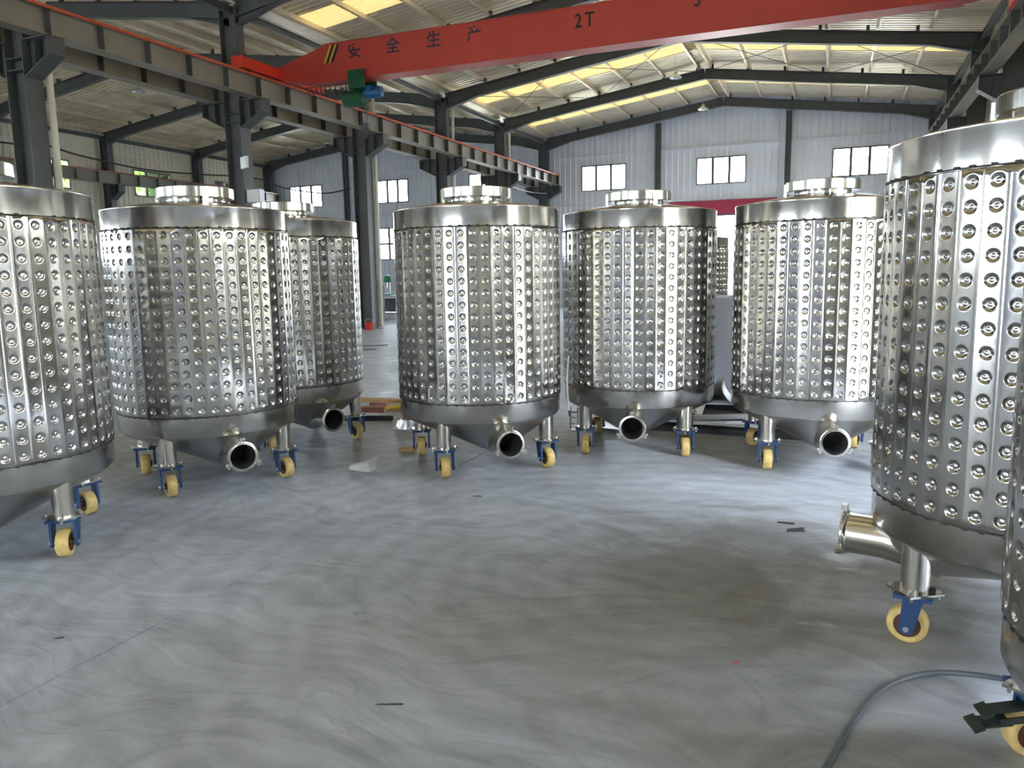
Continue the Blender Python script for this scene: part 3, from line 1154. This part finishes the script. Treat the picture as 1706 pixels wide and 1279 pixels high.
def tank(c, mouth, casters, label, seed=0, group='dimple-jacketed stainless tanks on casters', brakes=(), name='storage_tank'):
    """mouth: direction of the outlet in degrees; casters: trail direction (world degrees) per leg"""
    a0 = math.radians(mouth)
    root = thing(name, label, 'tank', (c[0], c[1], 0), a0, group)
    link('upper_band', TM['upper_band'], root)
    j = link('dimple_jacket', TM['dimple_jacket'], root, None, 2 * PI / NC * seed)
    link('lower_band', TM['lower_band'], root)
    link('weld_seam', TM['weld_seam'], root, None, seed * 0.37)
    link('weld_seam', TM['weld_seam_low'], root, None, seed * 0.61)
    link('conical_roof', TM['conical_roof'], root)
    link('cone_bottom', TM['cone_bottom'], root)
    op = link('outlet_pipe', TM['outlet_pipe'], root)
    link('ferrule', TM['ferrule'], op)
    bo = link('pipe_bore', TM['bore'], op)
    for k, a in enumerate((0, 118, 242)):
        lg = link('ferrule_lug', TM['lug'], op)
        q = math.radians(a)
        lg.matrix_local = Matrix.Translation((0, 0, 0.28)) @ Matrix.Rotation(q, 4, 'X') @ Matrix.Translation((0, 0, -0.28))
    link('manway_neck', TM['manway_neck'], root)
    ml = link('manway_lid', TM['manway_lid'], root)
    for k in range(3):
        link('clamp', TM['clamp'], ml, None, math.radians(35 + seed * 17 + 120 * k))
    for k, off in enumerate((45, -45, 135, -135)):
        a = math.radians(off)
        p = (LEG_R * math.cos(a), LEG_R * math.sin(a), 0)
        lg = link('leg', TM['leg'], root, p, a)
        link('mounting_plate', TM['mounting_plate'], lg)
        for sx in (-1, 1):
            for sy in (-1, 1):
                link('bolt', TM['bolt'], lg, (sx * 0.06, sy * 0.06, 0))
        cs = link('caster_fork', TM['caster_fork'], root, p, math.radians(casters[k]) - a0)
        for nm in ('wheel', 'hub', 'axle'):
            link(nm, TM[nm], cs)
        if k in brakes:
            link('brake_pedal', TM['brake'], cs)
    return root


# centre, outlet direction, caster trail directions for legs at mouth +45, -45, +135, -135
tank((-4.455, 2.90), -46, (-55, -40, -12, -60), 'dimple-jacketed steel tank cut off by the left edge of the picture', 1)
tank((-4.37, 4.54), -32, (-21, -34, -46, -48), 'second tank from the left, its open outlet pipe facing the bare floor', 5)
tank((-4.62, 5.85), -27, (-27, -50, -60, -40), 'tank half hidden behind the second tank from the left', 9)
tank((-2.61, 5.63), -49, (-40, -55, -70, -63), 'steel tank just left of the middle, white paper bag on floor to its left', 14)
tank((-1.56, 6.63), -80, (-75, -78, -90, -60), 'tank in the centre row whose outlet points straight at the viewer', 21)
tank((-0.12, 6.55), -78, (-85, -79, -100, -112), 'right-hand tank of the middle row, partly behind the large near tank', 27)
tank((0.82, 3.67), 168, (170, 185, 10, 20), 'large near tank on the right, its outlet pipe seen from the side', 33)
tank((1.10, 2.345), 11, (100, 0, 195, 200), 'nearest tank, only a sliver at the right edge above a hose', 40, brakes=(2,))

# seen through the gap between the two right-hand middle tanks
tank((-2.20, 12.6), -60, (0, 60, 100, 200), 'distant dimple tank glimpsed above the rolled sheet between two tanks', 44)
sh = MB().lathe([(0.60, 0.0), (0.60, 1.15), (0.592, 1.15), (0.592, 0.0)], 72, closed=True)
o = sh.build('rolled_shell', 'plate_film', None, True, loc=(-1.20, 10.5, 0))
tag(o, 'plain rolled steel cylinder standing on the floor in the gap between two tanks', 'steel sheet')

# ------------------------------------------------------------------ scrap and stock behind the middle row
def offcut(name, loc, label):
    """flared skirt of thin plate, cut open towards the viewer so its dark inside shows"""
    mb = MB()
    nu, nv = 40, 10
    vs, fs = [], []
    a0, a1 = math.radians(-22), math.radians(262)
    for t in (0.0, 0.005):
        for i in range(nu + 1):
            a = a0 + (a1 - a0) * i / nu
            cut = 0.04 * math.sin(3 * a) + 0.02 * math.sin(7 * a)
            for j in range(nv + 1):
                f = j / nv
                r = 0.10 + t + 0.26 * (1 - f) ** 2.2
                vs.append((r * math.cos(a), r * math.sin(a), (0.30 + cut) * f))
    n = (nu + 1) * (nv + 1)
    for i in range(nu):
        for j in range(nv):
            p = i * (nv + 1) + j
            q = (p, p + 1, p + nv + 2, p + nv + 1)
            fs.append(q)
            fs.append(tuple(n + k for k in reversed(q)))
    o = mb.add(vs, fs).build(name, 'sheet_white', None, True, loc=loc, angle=50)
    return tag(o, label, 'scrap metal')


offcut('sheet_offcut', (-1.13, 8.12, 0.076), 'shiny flared sheet offcut with an open front between two tanks')


def stock(name, a, b, w, h, z, material, label, cat, channel=False, group=None):
    mb = MB()
    a, b = Vector((*a, 0)), Vector((*b, 0))
    c = (a + b) / 2
    L = (b - a).length
    rz = math.atan2(b.y - a.y, b.x - a.x)
    if channel:
        mb.box(-L / 2, L / 2, -w / 2, w / 2, 0, 0.006)
        mb.box(-L / 2, L / 2, -w / 2, -w / 2 + 0.006, 0.006, h)
        mb.box(-L / 2, L / 2, w / 2 - 0.006, w / 2, 0.006, h)
    else:
        mb.box(-L / 2, L / 2, -w / 2, w / 2, 0, h)
    o = mb.build(name, material, None, loc=(c.x, c.y, z))
    o.rotation_euler = (0, 0, rz)
    return tag(o, label, cat, group)


stock('steel_channel', (-1.95, 7.26), (-0.03, 7.18), 0.05, 0.05, 0.0, 'scrap_dark', 'long dark steel channel lying nearest the tanks behind the middle row', 'steel bar', True)
stock('steel_channel', (-1.60, 7.43), (0.05, 7.38), 0.05, 0.045, 0.0, 'scrap_dark', 'second dark steel channel lying parallel behind the first', 'steel bar', True)
stock('steel_sheet', (-1.30, 7.48), (-0.46, 7.46), 0.24, 0.012, 0.051, 'sheet_dull', 'dull grey flat sheet laid over the dark channels', 'steel sheet')
stock('steel_strip', (-1.42, 7.40), (-0.50, 7.78), 0.07, 0.04, 0.075, 'sheet_dull', 'bright square steel bar lying slantwise over the flat sheet', 'steel bar')
stock('steel_strip', (-1.20, 7.30), (-0.62, 7.52), 0.06, 0.02, 0.064, 'sheet_bright', 'short shiny strip lying slantwise in front of the square bar', 'steel bar')
stock('steel_sheet', (-1.60, 8.05), (-0.60, 8.15), 0.62, 0.014, 0.06, 'scrap_dark', 'dark plate lying under the flared shiny offcut', 'steel sheet')
stock('timber_batten', (-1.45, 8.30), (-0.75, 8.30), 0.10, 0.06, 0.0, 'timber', 'timber batten carrying the dark plate', 'timber')
stock('steel_sheet', (-0.42, 7.56), (-0.10, 7.54), 0.20, 0.01, 0.0, 'sheet_dull', 'small grey sheet offcut behind the outlet of the right middle tank', 'steel sheet')
stock('steel_sheet', (-2.20, 7.22), (-1.80, 7.14), 0.26, 0.03, 0.0, 'sheet_dull', 'rounded grey sheet lying under the centre tank', 'steel sheet')
# white slotted bracket between the tanks
br = thing('steel_bracket', 'small pale slotted bracket standing behind the centre tank front caster', 'bracket', (-2.27, 7.02, 0))
MB().box(-0.05, 0.05, -0.06, 0.06, 0.0, 0.008).build('foot_plate', 'sheet_dull', br)
b2 = MB()
b2.box(-0.045, -0.03, -0.006, 0.006, 0.008, 0.22).box(0.03, 0.045, -0.006, 0.006, 0.008, 0.22)
for z in (0.05, 0.11, 0.16):
    b2.box(-0.03, 0.03, -0.006, 0.006, z, z + 0.02)
b2.build('slotted_upright', 'sheet_dull', br)

# left gap: timber, bricks, yellow pipe, tools
stock('timber_plank', (-5.45, 7.90), (-4.55, 7.98), 0.12, 0.035, 0.0, 'timber', 'pale timber plank on the floor behind the left tanks', 'timber')
stock('timber_block', (-4.92, 7.60), (-4.72, 7.64), 0.09, 0.05, 0.0, 'timber_red', 'small dark red timber block in front of the pale plank', 'timber')
stock('timber_block', (-4.68, 7.02), (-4.42, 7.10), 0.09, 0.06, 0.045, 'timber_red', 'pinkish timber block lying on a dark angle bar behind the left tanks', 'timber')
stock('steel_angle', (-4.85, 6.72), (-4.22, 6.92), 0.06, 0.045, 0.0, 'scrap_dark', 'dark steel angle bar on the floor beside the left rear caster', 'steel bar', True)
o = MB().cyl((-4.52, 7.22, 0.055), (-4.28, 7.60, 0.075), 0.022, seg=14).build('yellow_pipe', 'plastic_yellow', None, True)
tag(o, 'short yellow plastic pipe leaning over timber behind the left tanks', 'pipe')
o = MB().box(-4.62, -4.16, 7.36, 7.50, 0.0, 0.034).build('timber_batten', 'timber')
tag(o, 'thin batten under the yellow pipe', 'timber')
stock('brick', (-4.10, 7.02), (-3.88, 7.06), 0.11, 0.055, 0.055, 'timber_red', 'upper reddish brick of a pair left of the middle tank', 'brick')
stock('brick', (-4.12, 7.00), (-3.88, 7.05), 0.12, 0.055, 0.0, 'timber_red', 'lower reddish brick of a pair left of the middle tank', 'brick')
stock('timber_disc', (-3.42, 5.72), (-3.30, 5.75), 0.10, 0.022, 0.0, 'timber', 'flat scrap of wood beside the rear left caster of the middle tank', 'timber')
# crumpled foil
rnd = random.Random(11)
mb = MB()
vs, fs = [], []
N = 10
for i in range(N):
    for j in range(N):
        x, y = (i / (N - 1) - 0.5) * 0.26, (j / (N - 1) - 0.5) * 0.18
        e = min(i, j, N - 1 - i, N - 1 - j)
        vs.append((x + rnd.uniform(-0.01, 0.01), y + rnd.uniform(-0.01, 0.01), 0.003 if e == 0 else 0.02 + rnd.uniform(0, 0.075)))
base = len(vs)
for i in range(N):
    for j in range(N):
        x, y = (i / (N - 1) - 0.5) * 0.25, (j / (N - 1) - 0.5) * 0.17
        vs.append((x, y, 0.0))
for i in range(N - 1):
    for j in range(N - 1):
        a = i * N + j
        fs.append((a, a + N, a + N + 1, a + 1))
        fs.append((base + a, base + a + 1, base + a + N + 1, base + a + N))
o = mb.add(vs, fs).build('foil_scrap', 'sheet_bright', None, loc=(-3.84, 6.60, 0))
tag(o, 'crumpled shiny foil on the floor left of the middle tank', 'scrap metal')
# white paper bag lying on its side (wedge)
bag = thing('paper_bag', 'small white folded paper bag lying on the bare concrete', 'bag', (-3.34, 5.03, 0), math.radians(18))
mb = MB()
L0, L1 = -0.12, 0.10
front = [(0.055, -0.065, 0.0), (0.085, 0.045, 0.0), (0.080, 0.045, 0.085), (0.050, -0.065, 0.075)]
back = [(-0.125, 0.01, 0.0), (-0.10, 0.07, 0.0), (-0.10, 0.07, 0.035), (-0.125, 0.012, 0.03)]
mb.add(front + back, [(0, 1, 2, 3), (7, 6, 5, 4), (0, 4, 5, 1), (1, 5, 6, 2), (2, 6, 7, 3), (3, 7, 4, 0)])
mb.build('bag_body', 'paper_white', bag)
MB().bar((0.068, -0.05, 0.078), (0.086, 0.045, 0.090), 0.03, 0.004).build('bag_flap', 'paper_white', bag)

# small floor debris
def debris(loc, size, rz, material, label, cat='debris', name='floor_debris'):
    mb = MB()
    a, c, h = size
    mb.add([(-a, -c, 0), (a * 0.9, -c * 0.8, 0), (a, c, 0), (-a * 0.7, c * 0.9, 0), (-a * 0.9, -c * 0.8, h), (a * 0.6, -c * 0.5, h * 0.8), (a * 0.9, c * 0.8, h), (-a * 0.6, c * 0.6, h * 0.5)],
           [(3, 2, 1, 0), (4, 5, 6, 7), (0, 1, 5, 4), (1, 2, 6, 5), (2, 3, 7, 6), (3, 0, 4, 7)])
    o = mb.build(name, material, None, loc=(*loc, 0))
    o.rotation_euler = (0, 0, rz)
    return tag(o, label, cat)


debris((-0.16, 4.62), (0.055, 0.02, 0.018), 0.3, 'scrap_dark', 'small dark scrap on the floor left of the large near tank')
debris((-0.22, 4.74), (0.05, 0.008, 0.01), -0.1, 'scrap_dark', 'thin dark splinter just behind the small dark scrap')
debris((-0.30, 2.93), (0.014, 0.004, 0.004), 0.8, 'signal_red', 'tiny red chip on the floor in the foreground')
debris((-1.40, 2.20), (0.05, 0.004, 0.004), 0.35, 'scrap_dark', 'thin dark wire offcut on the foreground floor')
debris((-2.99, 2.15), (0.018, 0.006, 0.004), 0.4, 'scrap_dark', 'tiny dark speck on the floor below the leftmost tank')
debris((-2.20, 4.66), (0.035, 0.004, 0.004), 0.2, 'scrap_dark', 'thin dark splinter on the floor in front of the middle tank')
debris((-9.15, 14.35), (0.32, 0.10, 0.012), 0.55, 'scrap_dark', 'dark rubber offcut far behind in the left gap', 'rubber')
debris((-8.80, 13.55), (0.20, 0.05, 0.012), 0.3, 'scrap_dark', 'smaller dark rubber offcut in front of the larger one', 'rubber')

# hose on the floor at lower right
def smooth(pts, n=10):
    P = [Vector(p) for p in pts]
    out = []
    for i in range(len(P) - 1):
        p0, p1, p2, p3 = P[max(i - 1, 0)], P[i], P[i + 1], P[min(i + 2, len(P) - 1)]
        for k in range(n):
            t = k / n
            out.append(0.5 * ((2 * p1) + (p2 - p0) * t + (2 * p0 - 5 * p1 + 4 * p2 - p3) * t * t + (3 * p1 - p0 - 3 * p2 + p3) * t ** 3))
    out.append(P[-1])
    return out


o = MB().tube(smooth([(-0.10, 1.95, 0.011), (0.03, 2.36, 0.011), (0.10, 2.62, 0.011), (0.20, 2.88, 0.012), (0.31, 3.02, 0.014), (0.42, 3.08, 0.02), (0.55, 3.02, 0.06), (0.66, 2.90, 0.11), (0.80, 2.80, 0.13), (1.0, 2.9, 0.03), (1.3, 3.1, 0.012)]), 0.010, 10).build('rubber_hose', 'hose_grey', None, True)
tag(o, 'thin grey hose curving over the floor under the nearest tank', 'hose')

# cord hanging on the right side of the middle tank
co = thing('power_cord', 'grey cord with a dark plug hanging between the two centre tanks', 'cord', (-1.88, 5.66, 0))
MB().tube(smooth([(0.0, 0.02, 0.86), (-0.005, 0.0, 0.70), (0.0, 0.0, 0.55), (0.012, 0.0, 0.43)]), 0.006, 8).build('cord', 'cable_white', co, True)
MB().cyl((0.012, 0, 0.44), (0.016, 0, 0.395), 0.011, 0.008, seg=10).build('plug', 'cable_black', co, True)

# ------------------------------------------------------------------ far machinery in the left gap
dp = thing('drill_press', 'green bench drill with motor head on the far workbench', 'machine', (-14.72, 24.2, 0.78))
MB().box(-0.16, 0.16, -0.14, 0.14, 0.0, 0.06).build('base', 'machine_green', dp)
MB().cyl((0, 0.08, 0.06), (0, 0.08, 0.72), 0.035, seg=14).build('column', 'lamp_metal', dp, True)
MB().lathe([(0, 0), (0.12, 0), (0.15, 0.06), (0.15, 0.18), (0.11, 0.24), (0, 0.26)], 20, (0, -0.02, 0.46)).build('motor_head', 'machine_green', dp, True)
MB().cyl((0, -0.10, 0.28), (0, -0.10, 0.46), 0.02, seg=10).build('spindle', 'lamp_metal', dp, True)
mm = thing('bench_grinder', 'light green hooded machine beside the bench drill', 'machine', (-15.10, 24.1, 0.78))
MB().box(-0.13, 0.13, -0.12, 0.12, 0.0, 0.28).build('body', 'machine_green', mm)
MB().lathe([(0, -0.1), (0.15, -0.1), (0.15, 0.1), (0, 0.1)], 20, (0, 0, 0.40), (0, 1, 0)).build('hood', 'machine_green', mm, True)
wb = thing('workbench', 'dark steel workbench far behind the left gap', 'workbench', (-14.85, 24.2, 0.16))
MB().box(-0.75, 0.75, -0.35, 0.35, 0.57, 0.62).build('bench_top', 'sheet_dull', wb)
for sx in (-1, 1):
    for sy in (-1, 1):
        MB().box(sx * 0.7 - 0.04, sx * 0.7 + 0.04, sy * 0.3 - 0.04, sy * 0.3 + 0.04, 0.0, 0.57).build('leg', 'machine_dark', wb)
MB().box(-0.66, 0.66, -0.30, 0.28, 0.06, 0.52).build('cabinet', 'machine_dark', wb)
o = struct(MB().box(-17.5, -13.5, 23.4, 25.2, 0.0, 0.16).build('plinth', 'clad_grey'), 'low concrete plinth under the far machines')
cb = thing('cardboard_box', 'open cardboard box on a dark cabinet near the far column', 'box', (-14.2, 22.2, 1.18), 0.4)
MB().box(-0.22, 0.22, -0.15, 0.15, 0.0, 0.24).build('box_body', 'cardboard', cb)
MB().bar((-0.22, -0.15, 0.24), (-0.34, -0.15, 0.32), 0.28, 0.006).build('flap', 'cardboard', cb)
MB().bar((0.22, -0.0, 0.24), (0.34, 0.0, 0.31), 0.28, 0.006).build('flap', 'cardboard', cb)
tc = thing('tool_cabinet', 'dark blue tool cabinet under the cardboard box', 'cabinet', (-14.2, 22.25, 0))
MB().box(-0.35, 0.35, -0.25, 0.25, 0.0, 1.18).build('body', 'machine_dark', tc)
for z in (0.15, 0.50, 0.85):
    d = MB().box(-0.32, 0.32, -0.262, -0.25, z, z + 0.28).build('drawer', 'machine_dark', tc)
    MB().box(-0.08, 0.08, -0.28, -0.262, z + 0.13, z + 0.15).build('handle', 'lamp_metal', d)
ex = thing('red_bucket', 'small red bucket on the floor beside a far column', 'bucket', (-11.95, 18.55, 0))
MB().lathe([(0, 0), (0.09, 0), (0.125, 0.19), (0.13, 0.20), (0.12, 0.20), (0.085, 0.01), (0, 0.01)], 24).build('pail', 'signal_red', ex, True)
MB().tube([(0.125 * math.cos(a), 0, 0.20 + 0.10 * math.sin(a)) for a in [PI * k / 10 for k in range(11)]], 0.005, 6).build('handle', 'lamp_metal', ex)

# ------------------------------------------------------------------ banner over the far door
bn = thing('wall_banner', 'faded red cloth banner hung over the far doorway', 'banner', (-4.5, YB - 0.10, 4.05))
MB().box(-2.2, 2.2, -0.006, 0.006, -0.28, 0.28).build('cloth', 'banner_red', bn)

# ------------------------------------------------------------------ pendant lamps
def pendant(x, y, z, zc, label):
    r = thing('pendant_lamp', label, 'lamp', (x, y, z), 0, 'unlit pendant lamps under the roof')
    MB().cyl((0, 0, 0.16), (0, 0, zc - z), 0.008, seg=6).build('cord', 'cable_white', r)
    MB().lathe([(0.0, 0.17), (0.05, 0.17), (0.06, 0.08), (0.0, 0.08)], 18).build('socket', 'lamp_metal', r, True)
    MB().lathe([(0.055, 0.10), (0.10, 0.07), (0.19, 0.01), (0.20, -0.02), (0.195, -0.02), (0.185, 0.005), (0.05, 0.09)], 28).build('shade', 'lamp_metal', r, True)
    MB().lathe([(0.0, 0.02), (0.05, 0.01), (0.055, -0.02), (0.0, -0.05)], 16).build('bulb', 'lamp_glass', r, True)


pendant(-4.99, 26.2, 7.60, 8.36, 'grey pendant lamp hanging under the ridge, nearer of two in the main bay')
pendant(-4.87, 31.0, 7.47, 8.36, 'grey pendant lamp near the far gable in the main bay')
pendant(-21.7, 31.0, 7.55, 8.18, 'bright grey pendant lamp near the far gable in the left bay')
pendant(-19.8, 18.6, 7.16, 8.36, 'dark pendant lamp hanging under the left bay ridge')

fl = thing('flood_light', 'white square floodlight bracketed to a middle column', 'floodlight', (-11.78, 13.72, 3.93), math.radians(-28))
MB().box(-0.15, 0.15, -0.03, 0.03, -0.12, 0.12).build('housing', 'lamp_glass', fl)
MB().bar((0, 0.03, -0.02), (-0.08, 0.17, -0.06), 0.03, 0.02).build('bracket', 'frame_paint', fl)
sb = thing('switch_box', 'grey switch box fixed to a middle column', 'electrical box', (-11.78, 13.98, 3.25))
MB().box(-0.165, 0.20, -0.08, 0.08, -0.14, 0.14).build('box_body', 'sheet_dull', sb)
MB().box(-0.13, 0.18, -0.09, -0.08, -0.12, 0.12).build('door', 'lamp_glass', sb)
# cables strung along the middle columns
o = MB().tube(smooth([(-12.9, 4.28, 3.95), (-12.9, 7.0, 3.80), (-12.9, 9.15, 3.79), (-12.9, 10.02, 3.85), (-12.9, 10.6, 3.77), (-12.9, 12.08, 3.68), (-12.9, 13.53, 3.74), (-12.9, 14.75, 3.82), (-12.9, 15.68, 3.83), (-12.9, 16.46, 3.71), (-12.9, 18.09, 3.72), (-12.6, 18.89, 3.9)], 6), 0.018, 6).build('overhead_cable', 'cable_black', None, True)
tag(o, 'black cable drooping from column to column across the left bay', 'cable')
o = MB().tube(smooth([(-12.02, 28.800, 4.95), (-12.02, 30.0, 4.86), (-12.02, 31.5, 4.85), (-12.02, 33.330, 4.95)], 8), 0.014, 6).build('overhead_cable', 'cable_white', None, True)
tag(o, 'pale cable sagging between the last two middle columns', 'cable')

# ------------------------------------------------------------------ trees outside the left wall
def tree(x, y, h, seed, label):
    rnd = random.Random(seed)
    r = thing('tree', label, 'tree', (x, y, -0.21), 0, 'trees outside the left wall')
    MB().cyl((0, 0, 0), (0, 0, h * 0.6), 0.16, 0.07, seg=10).build('trunk', 'bark', r, True)
    mb = MB()
    for k in range(900):
        a, b, rr = rnd.uniform(0, 2 * PI), math.acos(rnd.uniform(-1, 1)), rnd.uniform(0.55, 1.0)
        c = Vector((1.35 * rr * math.sin(b) * math.cos(a), 1.35 * rr * math.sin(b) * math.sin(a), h * 0.66 + h * 0.34 * rr * math.cos(b)))
        n = Vector((rnd.gauss(0, 1), rnd.gauss(0, 1), rnd.gauss(0, 1) + 0.8)).normalized()
        s = n.orthogonal().normalized()
        t = n.cross(s)
        w, l = rnd.uniform(0.10, 0.18), rnd.uniform(0.2, 0.36)
        mb.add([c - s * w, c - t * l, c + s * w, c + t * l + n * 0.05], [(0, 1, 2), (0, 2, 3)])
    f = mb.build('foliage', 'leaf', r)
    f['kind'] = 'stuff'


for k in range(6):
    tree(-32.0 - 0.9 * (k % 2), 17.5 + k * 2.8, 7.4 + 0.5 * ((k * 3) % 4), 40 + k, '%s leafy tree outside the left wall counting from the near end' % NTH[k])

# ------------------------------------------------------------------ sheds outside, two of them added to block sky
def shed(loc, lx, ly, hh, wall, label, axis):
    r = thing('neighbour_or_added_building', label, 'building', loc)
    MB().box(-lx / 2, lx / 2, -ly / 2, ly / 2, 0, hh).build('walls', wall, r)
    rf = MB()
    if axis == 'y':
        rf.prism([(-lx / 2 - 0.4, -ly / 2 - 0.4, hh), (lx / 2 + 0.4, -ly / 2 - 0.4, hh), (0, -ly / 2 - 0.4, hh + 1.6)], (0, ly + 0.8, 0))
    else:
        rf.prism([(-lx / 2 - 0.4, -ly / 2 - 0.4, hh), (-lx / 2 - 0.4, ly / 2 + 0.4, hh), (-lx / 2 - 0.4, 0, hh + 1.6)], (lx + 0.8, 0, 0))
    rf.build('roof', 'sheet_dull', r)
    n = int((ly if axis == 'y' else lx) // 5)
    for k in range(n):
        t = (k - (n - 1) / 2) * 5
        if axis == 'y':
            w = MB().box(-lx / 2 - 0.04, -lx / 2, t - 1, t + 1, 1.6, 3.2).build('window', 'machine_dark', r)
        else:
            w = MB().box(t - 1, t + 1, -ly / 2 - 0.04, -ly / 2, 1.6, 3.2).build('window', 'machine_dark', r)


shed((19.0, 6.0, -0.21), 10, 44, 6.5, 'clad_cream', 'cream shed added across the yard to dim the right-hand doorways', 'y')  # added to cut the bright sky that the tanks mirror
shed((-6.0, 52.0, -0.21), 40, 8, 5.0, 'clad_cream', 'pale shed seen through the far doorway under the red banner', 'x')
shed((-10.0, -36.0, -0.21), 46, 8, 6.0, 'clad_cream', 'unseen cream shed added behind the camera to dim the front doorways', 'x')  # unseen, added so the front doorway mirrors less brightly in the tanks
